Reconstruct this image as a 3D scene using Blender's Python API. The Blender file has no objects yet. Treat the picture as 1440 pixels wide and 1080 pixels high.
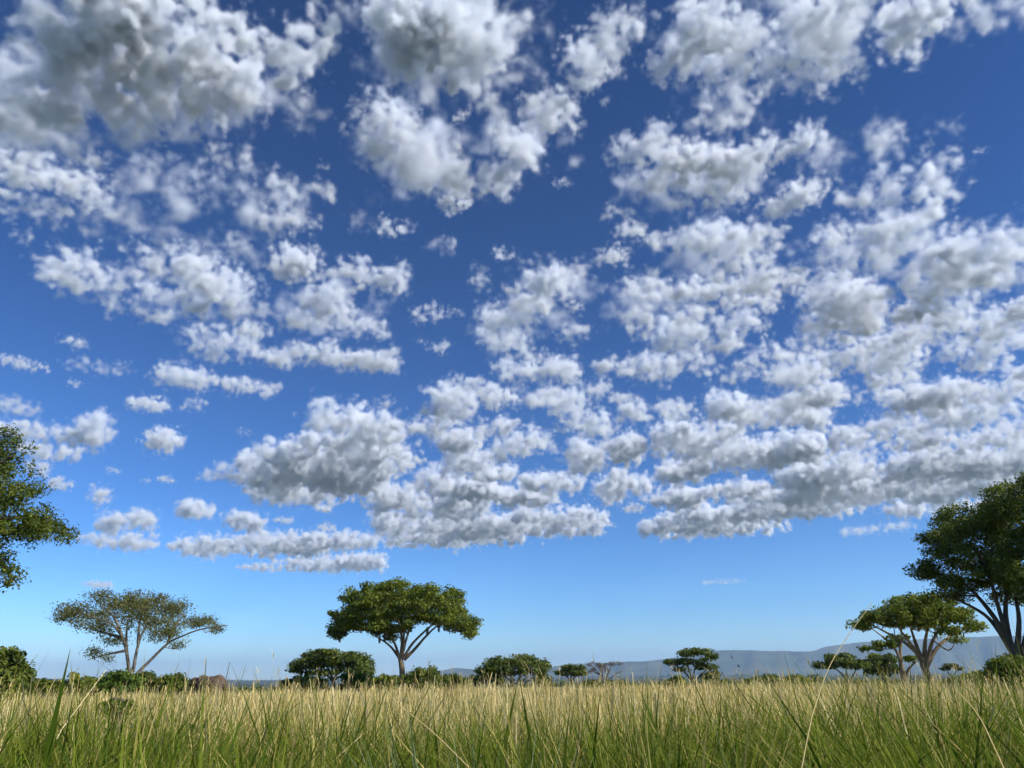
import bpy, bmesh, math, random
import numpy as np
from mathutils import Vector, Matrix

# ------------------------------------------------------------------ camera, sky, sun, exposure
scene = bpy.context.scene
COL = scene.collection
R = math.radians
W0, H0, F0 = 1440.0, 1080.0, 1088.0          # photograph size and focal length in its pixels
PITCH, ROLL = R(20.65), R(-0.8)
CAM = Vector((0.0, 0.0, 2.0))
cam_data = bpy.data.cameras.new('camera')
cam_data.sensor_width = 36.0
cam_data.lens = 36.0 * F0 / W0
cam_data.clip_start = 0.05
cam_data.clip_end = 80000.0
cam = bpy.data.objects.new('camera', cam_data)
COL.objects.link(cam)
cam.location = CAM
CROT = Matrix.Rotation(R(90) + PITCH, 3, 'X') @ Matrix.Rotation(ROLL, 3, 'Z')
cam.rotation_euler = CROT.to_euler()
scene.camera = cam

SUN_EL, SUN_AZ = R(37.0), R(112.0)            # azimuth clockwise from +Y: behind the camera, to the right
sun_dir = Vector((math.sin(SUN_AZ) * math.cos(SUN_EL), math.cos(SUN_AZ) * math.cos(SUN_EL), math.sin(SUN_EL)))
sun_data = bpy.data.lights.new('sun', 'SUN')
sun_data.energy = 5.0
sun_data.angle = R(0.53)
sun_data.color = (1.0, 0.96, 0.90)
sun = bpy.data.objects.new('sun', sun_data)
COL.objects.link(sun)
sun.rotation_euler = sun_dir.to_track_quat('Z', 'Y').to_euler()

world = bpy.data.worlds.new('World')
scene.world = world
world.use_nodes = True
nt = world.node_tree
bg = nt.nodes['Background']
sky = nt.nodes.new('ShaderNodeTexSky')
sky.sky_type = 'NISHITA'
sky.sun_disc = False
sky.sun_elevation = SUN_EL
sky.sun_rotation = SUN_AZ
sky.altitude = 2200
sky.air_density = 1.0
sky.dust_density = 0.3
sky.ozone_density = 5.0
hs = nt.nodes.new('ShaderNodeHueSaturation')
hs.inputs['Saturation'].default_value = 1.09
hs.inputs['Hue'].default_value = 0.497
gm = nt.nodes.new('ShaderNodeGamma')          # the camera's steep rendering of the blue
gm.inputs['Gamma'].default_value = 1.5
nt.links.new(sky.outputs[0], hs.inputs['Color'])
nt.links.new(hs.outputs[0], gm.inputs['Color'])
nt.links.new(gm.outputs[0], bg.inputs['Color'])
bg.inputs['Strength'].default_value = 0.05

vs = scene.view_settings
vs.view_transform = 'Standard'
vs.look = 'None'
vs.exposure = 0.36
vs.gamma = 1.0
vs.use_curve_mapping = False
scene.render.engine = 'CYCLES'
cy = scene.cycles
cy.max_bounces = 12
cy.diffuse_bounces = 3
cy.glossy_bounces = 2
cy.transmission_bounces = 3
cy.transparent_max_bounces = 12
cy.volume_bounces = 5
cy.volume_step_rate = 3.0
cy.volume_max_steps = 256
cy.use_denoising = True
cy.use_adaptive_sampling = True
cy.adaptive_threshold = 0.042
cy.adaptive_min_samples = 24
cy.sample_clamp_indirect = 6.0

def ray(px, py):
    """unit direction through a pixel of the photograph"""
    return (CROT @ Vector(((px - W0 / 2) / F0, -(py - H0 / 2) / F0, -1.0))).normalized()

def at(px, py, dist):
    """the point on that ray at ground distance DIST from the camera"""
    d = ray(px, py)
    return CAM + d * (dist / math.hypot(d.x, d.y))

# ------------------------------------------------------------------ helpers
def tag(o, label=None, cat=None, group=None, kind=None):
    for k, v in (('label', label), ('category', cat), ('group', group), ('kind', kind)):
        if v: o[k] = v
    return o

def mesh_np(name, V, Fq, mat, parent=None, attrs=None, smooth=False):
    """V (n,3) array, Fq (m,k) array of equal-sided faces -> one linked mesh object"""
    V = np.asarray(V, np.float32); Fq = np.asarray(Fq, np.int32)
    me = bpy.data.meshes.new(name)
    k = Fq.shape[1]
    me.vertices.add(len(V)); me.vertices.foreach_set('co', V.ravel())
    me.loops.add(Fq.size); me.loops.foreach_set('vertex_index', Fq.ravel())
    me.polygons.add(len(Fq)); me.polygons.foreach_set('loop_start', np.arange(0, Fq.size, k, dtype=np.int32))
    if smooth: me.polygons.foreach_set('use_smooth', np.ones(len(Fq), bool))
    for an, (dom, vals) in (attrs or {}).items():
        me.attributes.new(an, 'FLOAT', dom).data.foreach_set('value', np.asarray(vals, np.float32))
    me.update(calc_edges=True)
    me.materials.append(mat)
    o = bpy.data.objects.new(name, me)
    COL.objects.link(o)
    if parent is not None: o.parent = parent
    return o

def root(name, loc):
    o = bpy.data.objects.new(name, None)
    o.empty_display_size = 0.5
    COL.objects.link(o); o.location = loc
    return o

def material(name):
    m = bpy.data.materials.new(name); m.use_nodes = True
    nt = m.node_tree; nt.nodes.clear()
    return m, nt, nt.nodes.new, nt.links.new

def ramp(nt, stops, fac):
    r = nt.nodes.new('ShaderNodeValToRGB')
    while len(r.color_ramp.elements) < len(stops): r.color_ramp.elements.new(0.5)
    for e, (p, c) in zip(r.color_ramp.elements, stops): e.position = p; e.color = (*c, 1)
    nt.links.new(fac, r.inputs[0])
    return r.outputs[0]

def leaf_material(name, stops, transl=0.3, rough=0.6, attr='tint', spec=.25):
    m, nt, N, L = material(name)
    at_ = N('ShaderNodeAttribute'); at_.attribute_name = attr
    col = ramp(nt, stops, at_.outputs['Fac'])
    p = N('ShaderNodeBsdfPrincipled'); p.inputs['Roughness'].default_value = rough
    p.inputs['Specular IOR Level'].default_value = spec
    t = N('ShaderNodeBsdfTranslucent'); mx = N('ShaderNodeMixShader'); mx.inputs[0].default_value = transl
    o = N('ShaderNodeOutputMaterial')
    L(col, p.inputs['Base Color']); L(col, t.inputs['Color'])
    L(p.outputs[0], mx.inputs[1]); L(t.outputs[0], mx.inputs[2]); L(mx.outputs[0], o.inputs['Surface'])
    return m

def bark_material(name, c1, c2, scale):
    m, nt, N, L = material(name)
    tc = N('ShaderNodeTexCoord'); mp = N('ShaderNodeMapping'); mp.inputs['Scale'].default_value = (1, 1, .25)
    n = N('ShaderNodeTexNoise'); n.inputs['Scale'].default_value = scale; n.inputs['Detail'].default_value = 4
    L(tc.outputs['Object'], mp.inputs[0]); L(mp.outputs[0], n.inputs['Vector'])
    col = ramp(nt, [(.35, c1), (.65, c2)], n.outputs[0])
    p = N('ShaderNodeBsdfPrincipled'); p.inputs['Roughness'].default_value = .9; p.inputs['Specular IOR Level'].default_value = .1
    bp = N('ShaderNodeBump'); bp.inputs['Strength'].default_value = .6; bp.inputs['Distance'].default_value = .05
    o = N('ShaderNodeOutputMaterial')
    L(n.outputs[0], bp.inputs['Height']); L(bp.outputs[0], p.inputs['Normal']); L(col, p.inputs['Base Color']); L(p.outputs[0], o.inputs['Surface'])
    return m

# ------------------------------------------------------------------ terrain
def gz(x, y):
    """ground height: a gentle rise that falls away to a wide low plain"""
    d = np.hypot(x, y)
    z = -0.013 * np.clip(d - 8, 0, 180) - 0.012 * np.clip(d - 188, 0, 900) - 0.003 * np.clip(d - 1088, 0, 2500)
    return z + 0.5 * np.sin(x * .011 + 1) * np.clip((d - 120) / 400, 0, 1) * 2

m_ground, nt, N, L = material('savanna_soil')
tc = N('ShaderNodeTexCoord')
n1 = N('ShaderNodeTexNoise'); n1.inputs['Scale'].default_value = .004; n1.inputs['Detail'].default_value = 7; n1.inputs['Roughness'].default_value = .62
n2 = N('ShaderNodeTexNoise'); n2.inputs['Scale'].default_value = .6; n2.inputs['Detail'].default_value = 5
L(tc.outputs['Object'], n1.inputs['Vector']); L(tc.outputs['Object'], n2.inputs['Vector'])
c_far = ramp(nt, [(.36, (.030, .040, .018)), (.48, (.055, .065, .026)), (.56, (.10, .10, .045)), (.68, (.17, .145, .075))], n1.outputs[0])
c_near = ramp(nt, [(.3, (.045, .040, .018)), (.7, (.11, .09, .04))], n2.outputs[0])
mx = N('ShaderNodeMix'); mx.data_type = 'RGBA'; mx.inputs['Factor'].default_value = .75
L(c_near, mx.inputs['A']); L(c_far, mx.inputs['B'])
p = N('ShaderNodeBsdfPrincipled'); p.inputs['Roughness'].default_value = 1; p.inputs['Specular IOR Level'].default_value = 0
o = N('ShaderNodeOutputMaterial'); L(mx.outputs['Result'], p.inputs['Base Color']); L(p.outputs[0], o.inputs['Surface'])

rr = np.concatenate([[0.01], np.geomspace(2, 26000, 110)])
aa = np.linspace(0, 2 * math.pi, 180, endpoint=False)
RRg, AAg = np.meshgrid(rr, aa, indexing='ij')
GX, GY = RRg * np.sin(AAg), RRg * np.cos(AAg)
GV = np.stack([GX, GY, gz(GX, GY)], -1).reshape(-1, 3)
i, j = np.meshgrid(np.arange(len(rr) - 1), np.arange(len(aa)), indexing='ij')
j2 = (j + 1) % len(aa); n = len(aa)
GF = np.stack([i * n + j, i * n + j2, (i + 1) * n + j2, (i + 1) * n + j], -1).reshape(-1, 4)[:, ::-1]
tag(mesh_np('ground', GV, GF, m_ground, smooth=True), 'savanna ground falling away to a wide wooded plain', 'ground', kind='structure')

# mountains: a long escarpment far behind the plain
m_hill, nt, N, L = material('escarpment')
tc = N('ShaderNodeTexCoord'); n1 = N('ShaderNodeTexNoise'); n1.inputs['Scale'].default_value = .0022; n1.inputs['Detail'].default_value = 6
L(tc.outputs['Object'], n1.inputs['Vector'])
col = ramp(nt, [(.38, (.035, .05, .025)), (.62, (.10, .10, .055))], n1.outputs[0])
p = N('ShaderNodeBsdfPrincipled'); p.inputs['Roughness'].default_value = 1; p.inputs['Specular IOR Level'].default_value = 0
o = N('ShaderNodeOutputMaterial'); L(col, p.inputs['Base Color']); L(p.outputs[0], o.inputs['Surface'])
RIDGE = [(-400, 955), (-100, 953), (150, 955), (330, 956), (400, 957), (520, 953), (600, 945), (640, 940), (670, 941), (720, 945), (760, 940), (790, 935), (830, 932), (880, 930), (940, 926), (1005, 916), (1055, 913), (1085, 916), (1143, 916), (1160, 910), (1180, 907), (1215, 904), (1290, 900), (1365, 896), (1440, 893), (1560, 888), (1700, 896), (1900, 905)]
rx_, ry_ = zip(*RIDGE)
DM = 10000.0
px = np.linspace(-400, 1900, 300)
top = np.interp(px, rx_, ry_)
rgn = np.random.default_rng(3)
top = top + np.convolve(rgn.normal(0, 1.6, 320), np.ones(5) / 5, 'same')[10:310]
HV = []
for k, (X, Y) in enumerate(zip(px, top)):
    pk = at(X, Y, DM)
    foot = -22.0
    dirv = Vector((pk.x, pk.y, 0)).normalized()
    hgt = max(pk.z - foot, 12)
    gul = 150 * math.sin(k * .55) + 110 * math.sin(k * 1.31 + 1) + rgn.normal(0, 60)
    for t, off in ((0, -1800), (.06, -1400 + gul * .4), (.3, -950 + gul * .8), (.62, -500 + gul), (.88, -160 + gul * .6), (1, 0), (.93, 500), (.6, 1800), (.1, 3500)):
        q = dirv * (DM + off); HV.append((q.x, q.y, foot - 6 + t * (hgt + 6) * (DM + (off if off < 0 else 0) * .0) / DM))
HV = np.array(HV).reshape(300, 9, 3)
i, j = np.meshgrid(np.arange(299), np.arange(8), indexing='ij')
HF = np.stack([i * 9 + j, (i + 1) * 9 + j, (i + 1) * 9 + j + 1, i * 9 + j + 1], -1).reshape(-1, 4)
tag(mesh_np('mountains', HV.reshape(-1, 3), HF, m_hill, smooth=True), 'long blue hazy mountain ridge on the horizon', 'mountains', kind='structure')

# ------------------------------------------------------------------ tree kit
def tube(path, radii, sides=7):
    P = np.array([tuple(p) for p in path], float); n = len(P)
    T = np.gradient(P, axis=0) if n > 2 else np.repeat(P[1:] - P[:1], 2, 0)
    T /= np.linalg.norm(T, axis=1)[:, None] + 1e-9
    up = np.array([.3, 1, .2]) if abs(T[:, 2]).mean() > .6 else np.array([0, 0, 1.])
    A = np.cross(T, up); A /= np.linalg.norm(A, axis=1)[:, None] + 1e-9
    B = np.cross(T, A)
    th = np.linspace(0, 2 * math.pi, sides, endpoint=False)
    ring = A[:, None] * np.cos(th)[None, :, None] + B[:, None] * np.sin(th)[None, :, None]
    V = (P[:, None] + ring * np.asarray(radii)[:, None, None]).reshape(-1, 3)
    i, j = np.meshgrid(np.arange(n - 1), np.arange(sides), indexing='ij'); j2 = (j + 1) % sides
    Fq = np.stack([i * sides + j, i * sides + j2, (i + 1) * sides + j2, (i + 1) * sides + j], -1).reshape(-1, 4)
    return V, Fq

def join(parts):
    V, Fq, off = [], [], 0
    for v, f in parts:
        V.append(v); Fq.append(f + off); off += len(v)
    return np.concatenate(V), np.concatenate(Fq)

def smooth_path(pts, sub=4):
    """Catmull-Rom through the points"""
    P = [Vector(p) for p in pts]; P = [P[0] * 2 - P[1]] + P + [P[-1] * 2 - P[-2]]
    out = []
    for k in range(1, len(P) - 2):
        for s_ in range(sub):
            t = s_ / sub; a, b, c, d = P[k - 1:k + 3]
            out.append(.5 * ((2 * b) + (c - a) * t + (2 * a - 5 * b + 4 * c - d) * t * t + (3 * b - a - 3 * c + d) * t ** 3))
    out.append(P[-2])
    return out

def leaves(C, rad, per, size, rng, flat=.6, droop=0.0, tint=(0.35, .25)):
    """leaf-sized four-sided faces round every clump centre"""
    n = len(C) * per
    c = np.repeat(C, per, 0); r = np.repeat(rad, per)
    d = rng.normal(size=(n, 3)); d /= np.linalg.norm(d, axis=1)[:, None]
    k = rng.uniform(0, 1, n) ** .45
    off = d * (r * k)[:, None]; off[:, 2] *= flat
    off[:, 2] -= droop * r * rng.uniform(0, 1, n)
    ctr = c + off
    nrm = d * .7 + np.array([0, 0, .45]) + rng.normal(size=(n, 3)) * .55
    nrm /= np.linalg.norm(nrm, axis=1)[:, None]
    t = np.cross(nrm, rng.normal(size=(n, 3))); t /= np.linalg.norm(t, axis=1)[:, None] + 1e-9
    b = np.cross(nrm, t)
    sz = size * rng.uniform(.6, 1.35, n)
    t *= sz[:, None]; b *= (sz * rng.uniform(.4, .75, n))[:, None]
    V = np.stack([ctr - t, ctr + b * .9 - t * .1, ctr + t, ctr - b * .9 + t * .1], 1).reshape(-1, 3)
    Fq = np.arange(4 * n).reshape(n, 4)
    cl = np.repeat(rng.normal(tint[0], tint[1] * .6, len(C)), per)
    return V, Fq, np.clip(cl + rng.normal(0, tint[1] * .6, n), 0, 1)

def tree(name, label, cat, d, base, limbs, crown, mats, leaf=.3, clump=1.1, fill=1.0, per=46, trunk_r=.35, flat=.6, depth=.9, seed=1, twig=.55, group=None, droop=0.0, crown_name='crown', limb_r=.55, tintc=(.4, .3), dtop=None, trunk_lab=None):
    """base: pixel of the foot; limbs: pixel polylines, the first starts at the foot; crown: pixel ellipses (cx, cy, rx, ry[, weight])"""
    rng = np.random.default_rng(seed)
    m_bark, m_leaf = mats
    k = d / F0
    fwd = Vector((ray(base[0], 930).x, ray(base[0], 930).y, 0)).normalized()
    foot = at(base[0], base[1], d)
    foot.z = float(gz(foot.x, foot.y)) - .1
    r = root(name, foot)
    tag(r, label, cat, group)
    # crown clumps
    xs0 = min(e[0] - e[2] for e in crown); xs1 = max(e[0] + e[2] for e in crown)
    xc, RX = (xs0 + xs1) / 2, (xs1 - xs0) / 2
    C, rad = [], []
    for e in crown:
        cx, cyy, rx, ry = e[:4]; w = e[4] if len(e) > 4 else 1.0
        n = max(2, int(fill * w * 2.6 * math.pi * rx * ry * k * k / (clump * clump)) + int(w * fill * 1.2 * rx * k / clump))
        for q in range(n):
            t, u = rng.uniform(0, 2 * math.pi), math.sqrt(rng.uniform(0, 1))
            x = cx + math.cos(t) * u * max(rx - .5 * clump / k, rx * .4)
            y = cyy + math.sin(t) * u * max(ry - .35 * clump / k, ry * .4)
            dm = math.sqrt(max(.05, 1 - ((x - xc) / RX) ** 2)) * RX * k * depth
            dy = rng.uniform(-1, 1) * dm
            p_ = at(x, y, d) + fwd * dy
            C.append(tuple(p_)); rad.append(clump * rng.uniform(.65, 1.25))
    C, rad = np.array(C), np.array(rad)
    # trunk and limbs
    parts, nodes = [], []
    for li, limb in enumerate(limbs):
        dz = rng.uniform(-.5, .5) * RX * k * depth if li else 0
        pts = []
        for q, (x, y) in enumerate(limb):
            u = q / (len(limb) - 1)
            pp = at(x, y, d) + fwd * (dz * u * u)
            if li == 0 and q == 0: pp = foot.copy()
            pts.append(pp)
        path = smooth_path(pts)
        r0 = trunk_r if li == 0 else trunk_r * limb_r * rng.uniform(.85, 1.15)
        r1 = r0 * (.62 if li == 0 else .22)
        rs = np.linspace(r0, r1, len(path))
        if li == 0: rs[0] *= 1.45; rs[1] *= 1.15
        parts.append(tube(path, rs, 8))
        nodes += [(np.array(tuple(a)), b) for a, b in zip(path[len(path) // (2 if li == 0 else 4):], rs[len(path) // (2 if li == 0 else 4):])]
    order = np.argsort(np.linalg.norm(C - np.array(tuple(foot)), axis=1))
    for q in order:
        if rng.uniform() > twig: continue
        NP = np.array([a for a, b in nodes])
        dv = C[q] - NP; dist = np.linalg.norm(dv, axis=1) + np.where(dv[:, 2] < 0, -dv[:, 2] * 1.2, 0)
        b = int(np.argmin(dist)); p0, r0 = nodes[b]
        ln = np.linalg.norm(C[q] - p0)
        if ln < .25: continue
        mid = (p0 + C[q]) / 2 + rng.normal(0, .10, 3) * ln + np.array([0, 0, -.06 * ln])
        ra = min(r0 * .62, .012 * ln + .02 + trunk_r * .03); rb = max(ra * .4, .008)
        path = smooth_path([p0, mid, C[q]], 3)
        rs = np.linspace(ra, rb, len(path))
        parts.append(tube(path, rs, 4))
        nodes += [(np.array(tuple(a)), c_) for a, c_ in list(zip(path, rs))[2:]]
    V, Fq = join(parts)
    org = np.array(tuple(foot))
    tr = mesh_np('trunk', V - org, Fq, m_bark, r, smooth=True)
    if trunk_lab: tr['label'] = trunk_lab
    V, Fq, tn = leaves(C, rad, per, leaf, rng, flat, droop, tintc)
    mesh_np(crown_name, V - org, Fq, m_leaf, r, {'tint': ('FACE', tn)})
    return r

def bush(name, label, d, crown, mats, leaf=.2, clump=.7, per=50, seed=1, fill=1.3, depth=.7, tintc=(.4, .3), cat='bush', group=None, droop=0):
    crown = list(crown) + [(e[0], e[1] + e[3] * .9, e[2] * 1.05, e[3] * .8 + 2) for e in crown] + [(e[0], e[1] + e[3] * 1.5 + 3, e[2] * 1.15, e[3] * .7 + 2, .7) for e in crown]
    cx = sum(e[0] * e[2] for e in crown) / sum(e[2] for e in crown)
    yb = max(e[1] + e[3] for e in crown)
    limbs = []
    for k_, e in enumerate(crown):
        limbs.append([(cx, 985), (cx + (e[0] - cx) * .4, (yb + e[1]) / 2), (e[0], e[1] - e[3] * .3)])
    return tree(name, label, cat, d, (cx, 985), limbs, crown, mats, leaf=leaf, clump=clump, per=per, seed=seed, fill=fill, depth=depth, trunk_r=.09, twig=.25, limb_r=.9, tintc=tintc, crown_name='foliage', group=group, droop=droop)

G1 = leaf_material('leaf_green', [(0, (.060, .092, .008)), (.5, (.155, .198, .017)), (1, (.29, .32, .035))], .36)
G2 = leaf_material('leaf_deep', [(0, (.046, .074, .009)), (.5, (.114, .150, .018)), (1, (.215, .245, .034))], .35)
G3 = leaf_material('leaf_olive_sparse', [(0, (.068, .080, .018)), (.5, (.138, .146, .036)), (1, (.22, .215, .065))], .32)
G4 = leaf_material('leaf_bright', [(0, (.055, .10, .010)), (.5, (.105, .17, .020)), (1, (.17, .24, .035))], .32)
G5 = leaf_material('leaf_grey_twig', [(0, (.10, .085, .07)), (.5, (.16, .135, .115)), (1, (.22, .19, .16))], .1)
M_MOSS = leaf_material('hanging_lichen', [(0, (.14, .15, .09)), (1, (.27, .28, .19))], .45)
BK1 = bark_material('bark_tan', (.16, .115, .07), (.34, .26, .165), 3)
BK2 = bark_material('bark_grey', (.11, .095, .072), (.24, .21, .165), 4)
BK3 = bark_material('bark_dark', (.05, .042, .033), (.13, .11, .085), 4)
BK4 = bark_material('bark_pale', (.34, .30, .24), (.55, .50, .42), 4)
# ------------------------------------------------------------------ trees, left to right
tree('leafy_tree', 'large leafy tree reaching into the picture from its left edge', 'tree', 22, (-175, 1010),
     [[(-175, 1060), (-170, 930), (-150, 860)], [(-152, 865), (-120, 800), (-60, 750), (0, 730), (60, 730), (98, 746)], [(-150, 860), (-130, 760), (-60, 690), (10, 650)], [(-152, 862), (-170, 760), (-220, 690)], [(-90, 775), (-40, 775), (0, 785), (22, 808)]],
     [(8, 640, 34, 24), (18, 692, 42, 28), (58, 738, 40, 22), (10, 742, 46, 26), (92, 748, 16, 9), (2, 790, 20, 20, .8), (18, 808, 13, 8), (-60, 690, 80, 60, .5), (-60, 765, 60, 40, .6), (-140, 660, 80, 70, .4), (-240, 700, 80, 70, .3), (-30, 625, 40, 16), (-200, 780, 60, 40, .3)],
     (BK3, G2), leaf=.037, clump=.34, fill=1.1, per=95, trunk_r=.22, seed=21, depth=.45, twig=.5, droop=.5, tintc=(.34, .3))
bush('shrub', 'dark shrub with feathery drooping leaves at the left edge below the big tree', 34, [(2, 925, 20, 15), (30, 937, 14, 7), (12, 950, 28, 11), (-22, 930, 28, 26), (20, 915, 10, 6, .6)], (BK3, G2), leaf=.10, clump=.30, per=40, seed=22, fill=1.0, droop=.6)
tree('sparse_tree', 'wide thin-leaved grey-brown tree with several spreading trunks left of the elephant', 'tree', 80, (186, 968),
     [[(186, 975), (184, 955), (182, 940)], [(182, 948), (177, 912), (170, 893), (155, 876), (130, 868), (105, 862), (82, 864)], [(182, 944), (178, 905), (180, 872), (192, 848)], [(187, 945), (193, 912), (201, 888), (214, 868), (226, 850)], [(190, 950), (210, 930), (236, 905), (256, 895), (282, 886), (316, 882)], [(177, 915), (152, 920), (123, 928)], [(194, 905), (197, 872), (206, 846)], [(172, 896), (160, 868), (140, 850)], [(236, 905), (246, 880), (262, 862)], [(178, 900), (150, 890), (120, 882)]],
     [(160, 846, 44, 11), (110, 858, 28, 10), (90, 868, 14, 7), (206, 845, 38, 10), (246, 858, 28, 13), (285, 872, 26, 8), (195, 866, 42, 12, .7), (140, 882, 36, 9, .6), (240, 886, 18, 13, .8), (250, 908, 9, 7), (130, 917, 14, 4), (226, 895, 26, 7, .5), (165, 898, 26, 9, .5), (303, 884, 15, 5), (150, 925, 14, 4, .5), (180, 858, 70, 16, .45), (240, 874, 50, 12, .4), (125, 872, 40, 12, .4), (205, 885, 60, 12, .25)],
     (BK2, G3), leaf=.09, clump=1.0, fill=1.7, per=66, trunk_r=.30, seed=23, depth=.8, twig=.95, flat=.55, limb_r=.5)
tree('umbrella_tree', 'tall green umbrella tree with hanging lichen standing alone in the middle', 'tree', 88, (566, 972),
     [[(568, 976), (566, 950), (563, 925)], [(562, 928), (555, 905), (540, 886), (515, 870), (490, 862), (472, 874)], [(563, 926), (565, 900), (560, 872), (546, 845)], [(565, 926), (571, 900), (581, 872), (592, 845)], [(567, 927), (580, 905), (606, 880), (632, 862), (656, 868)], [(568, 928), (584, 912), (599, 895), (616, 880), (636, 874)], [(562, 926), (550, 910), (537, 900), (524, 892)], [(565, 920), (568, 890), (566, 862)]],
     [(520, 843, 46, 20), (565, 832, 54, 13), (615, 843, 42, 19), (486, 867, 27, 15), (471, 884, 12, 10), (644, 866, 25, 15), (662, 881, 11, 13), (540, 866, 30, 9, .8), (588, 866, 22, 6, .5), (532, 882, 26, 10), (562, 850, 72, 16), (566, 880, 14, 8, .9), (604, 868, 28, 9, .8), (548, 894, 10, 6, .8), (500, 880, 14, 8, .7), (628, 876, 16, 8), (580, 862, 60, 12, .6), (515, 868, 40, 12, .7), (470, 892, 12, 9), (484, 884, 12, 9), (661, 890, 9, 8), (648, 880, 14, 8), (540, 884, 24, 9)],
     (BK1, G1), leaf=.14, clump=.90, fill=1.1, per=100, trunk_r=.42, limb_r=.42, seed=24, depth=.8, twig=.5, flat=.55)
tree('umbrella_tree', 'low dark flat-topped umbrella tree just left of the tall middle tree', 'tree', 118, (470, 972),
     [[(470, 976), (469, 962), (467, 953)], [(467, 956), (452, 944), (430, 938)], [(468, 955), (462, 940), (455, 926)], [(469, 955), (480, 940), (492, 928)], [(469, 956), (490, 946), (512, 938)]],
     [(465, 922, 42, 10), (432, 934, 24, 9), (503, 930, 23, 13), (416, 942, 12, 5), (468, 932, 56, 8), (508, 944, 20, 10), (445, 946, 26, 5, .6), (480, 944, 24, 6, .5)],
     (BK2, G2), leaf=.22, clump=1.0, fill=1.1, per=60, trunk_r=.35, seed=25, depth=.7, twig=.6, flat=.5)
tree('round_tree', 'rounded green tree with pale forked limbs showing low in its crown', 'tree', 128, (727, 972),
     [[(727, 978), (727, 968), (725, 962)], [(725, 963), (717, 957), (710, 950)], [(725, 963), (735, 957), (743, 951)], [(728, 968), (738, 961), (752, 952)], [(724, 962), (716, 945), (706, 935)], [(727, 962), (735, 945), (744, 932)]],
     [(705, 936, 24, 15), (733, 930, 26, 10), (759, 938, 15, 14), (682, 946, 16, 9), (722, 943, 34, 8, .6), (695, 955, 16, 9), (762, 956, 12, 9), (672, 956, 12, 7)],
     (BK4, G2), leaf=.22, clump=1.0, fill=1.15, per=58, trunk_r=.38, seed=26, depth=.7, twig=.4, limb_r=.8, trunk_lab='pale bare forked limbs of the rounded tree')
tree('umbrella_tree', 'small dark umbrella tree between the rounded tree and the bare tree', 'tree', 150, (804, 968),
     [[(804, 974), (804, 962), (803, 955)], [(803, 957), (795, 950), (788, 946)], [(803, 957), (803, 948), (804, 940)], [(804, 957), (813, 948), (822, 945)]],
     [(804, 939, 19, 4), (790, 945, 12, 4), (817, 946, 11, 4), (804, 946, 18, 5)], (BK2, G2), leaf=.22, clump=.85, fill=1.2, per=54, trunk_r=.25, seed=27, depth=.7, twig=.6, flat=.5)
tree('bare_tree', 'nearly leafless grey tree in front of the blue mountains', 'tree', 140, (850, 970),
     [[(850, 976), (850, 964), (849, 957)], [(849, 960), (843, 948), (833, 937), (827, 933)], [(849, 960), (847, 945), (843, 932)], [(850, 960), (856, 946), (862, 934), (872, 931)], [(851, 962), (863, 950), (876, 943)], [(846, 950), (836, 945), (829, 941)], [(857, 945), (853, 937), (852, 931)]],
     [(837, 934, 13, 4), (862, 933, 14, 4), (832, 942, 8, 4), (850, 944, 10, 5, .5), (845, 938, 10, 4)], (BK2, G5), leaf=.10, clump=.55, fill=1.0, per=16, trunk_r=.26, seed=28, depth=.6, twig=1.0)
tree('layered_tree', 'middle-sized tree with layered crown standing before the mountain ridge', 'tree', 122, (976, 974),
     [[(978, 978), (976, 964), (973, 955)], [(974, 958), (962, 945), (948, 935), (938, 933)], [(973, 956), (968, 938), (966, 922)], [(974, 956), (978, 938), (988, 920)], [(976, 962), (986, 948), (1000, 938)]],
     [(965, 918, 20, 6), (985, 916, 18, 5), (946, 931, 13, 4), (1000, 923, 10, 5), (970, 930, 28, 6, .8), (992, 937, 20, 5), (1000, 950, 15, 8), (958, 941, 12, 4, .6)],
     (BK2, G2), leaf=.2, clump=.85, fill=.95, per=54, trunk_r=.28, seed=29, depth=.7, twig=.7, flat=.5)
tree('umbrella_tree', 'dark spreading tree behind the bent pale stalk', 'tree', 125, (1196, 974),
     [[(1196, 978), (1195, 966), (1193, 958)], [(1193, 961), (1184, 948), (1170, 938), (1156, 935)], [(1193, 960), (1190, 944), (1186, 930)], [(1194, 960), (1202, 945), (1208, 934)]],
     [(1180, 926, 25, 8), (1155, 935, 12, 6), (1204, 934, 20, 8), (1178, 936, 20, 5, .6)], (BK2, G2), leaf=.22, clump=.9, fill=1.0, per=56, trunk_r=.26, seed=30, depth=.7, twig=.7, flat=.5)
tree('umbrella_tree', 'dark tree half hidden behind the trunks of the right umbrella tree', 'tree', 135, (1246, 974),
     [[(1246, 978), (1246, 966), (1244, 956)], [(1244, 958), (1236, 945), (1228, 932)], [(1245, 958), (1250, 944), (1254, 932)]],
     [(1236, 928, 24, 9), (1250, 943, 18, 8), (1228, 942, 14, 7)], (BK2, G2), leaf=.22, clump=.95, fill=1.1, per=56, trunk_r=.26, seed=31, depth=.7, twig=.6)
tree('slender_tree', 'slim pale-trunked tree with thin foliage beside the right umbrella tree', 'tree', 84, (1276, 980),
     [[(1278, 984), (1272, 958), (1268, 940)], [(1268, 944), (1262, 918), (1244, 898), (1226, 884)], [(1268, 944), (1266, 912), (1268, 884)], [(1271, 955), (1280, 938), (1292, 928)]],
     [(1246, 906, 20, 5, .8), (1228, 912, 16, 4, .7), (1280, 926, 12, 4, .8), (1262, 898, 18, 6, .6)], (BK1, G1), leaf=.17, clump=.6, fill=.8, per=44, trunk_r=.34, seed=32, depth=.5, twig=.8, flat=.5)
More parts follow.
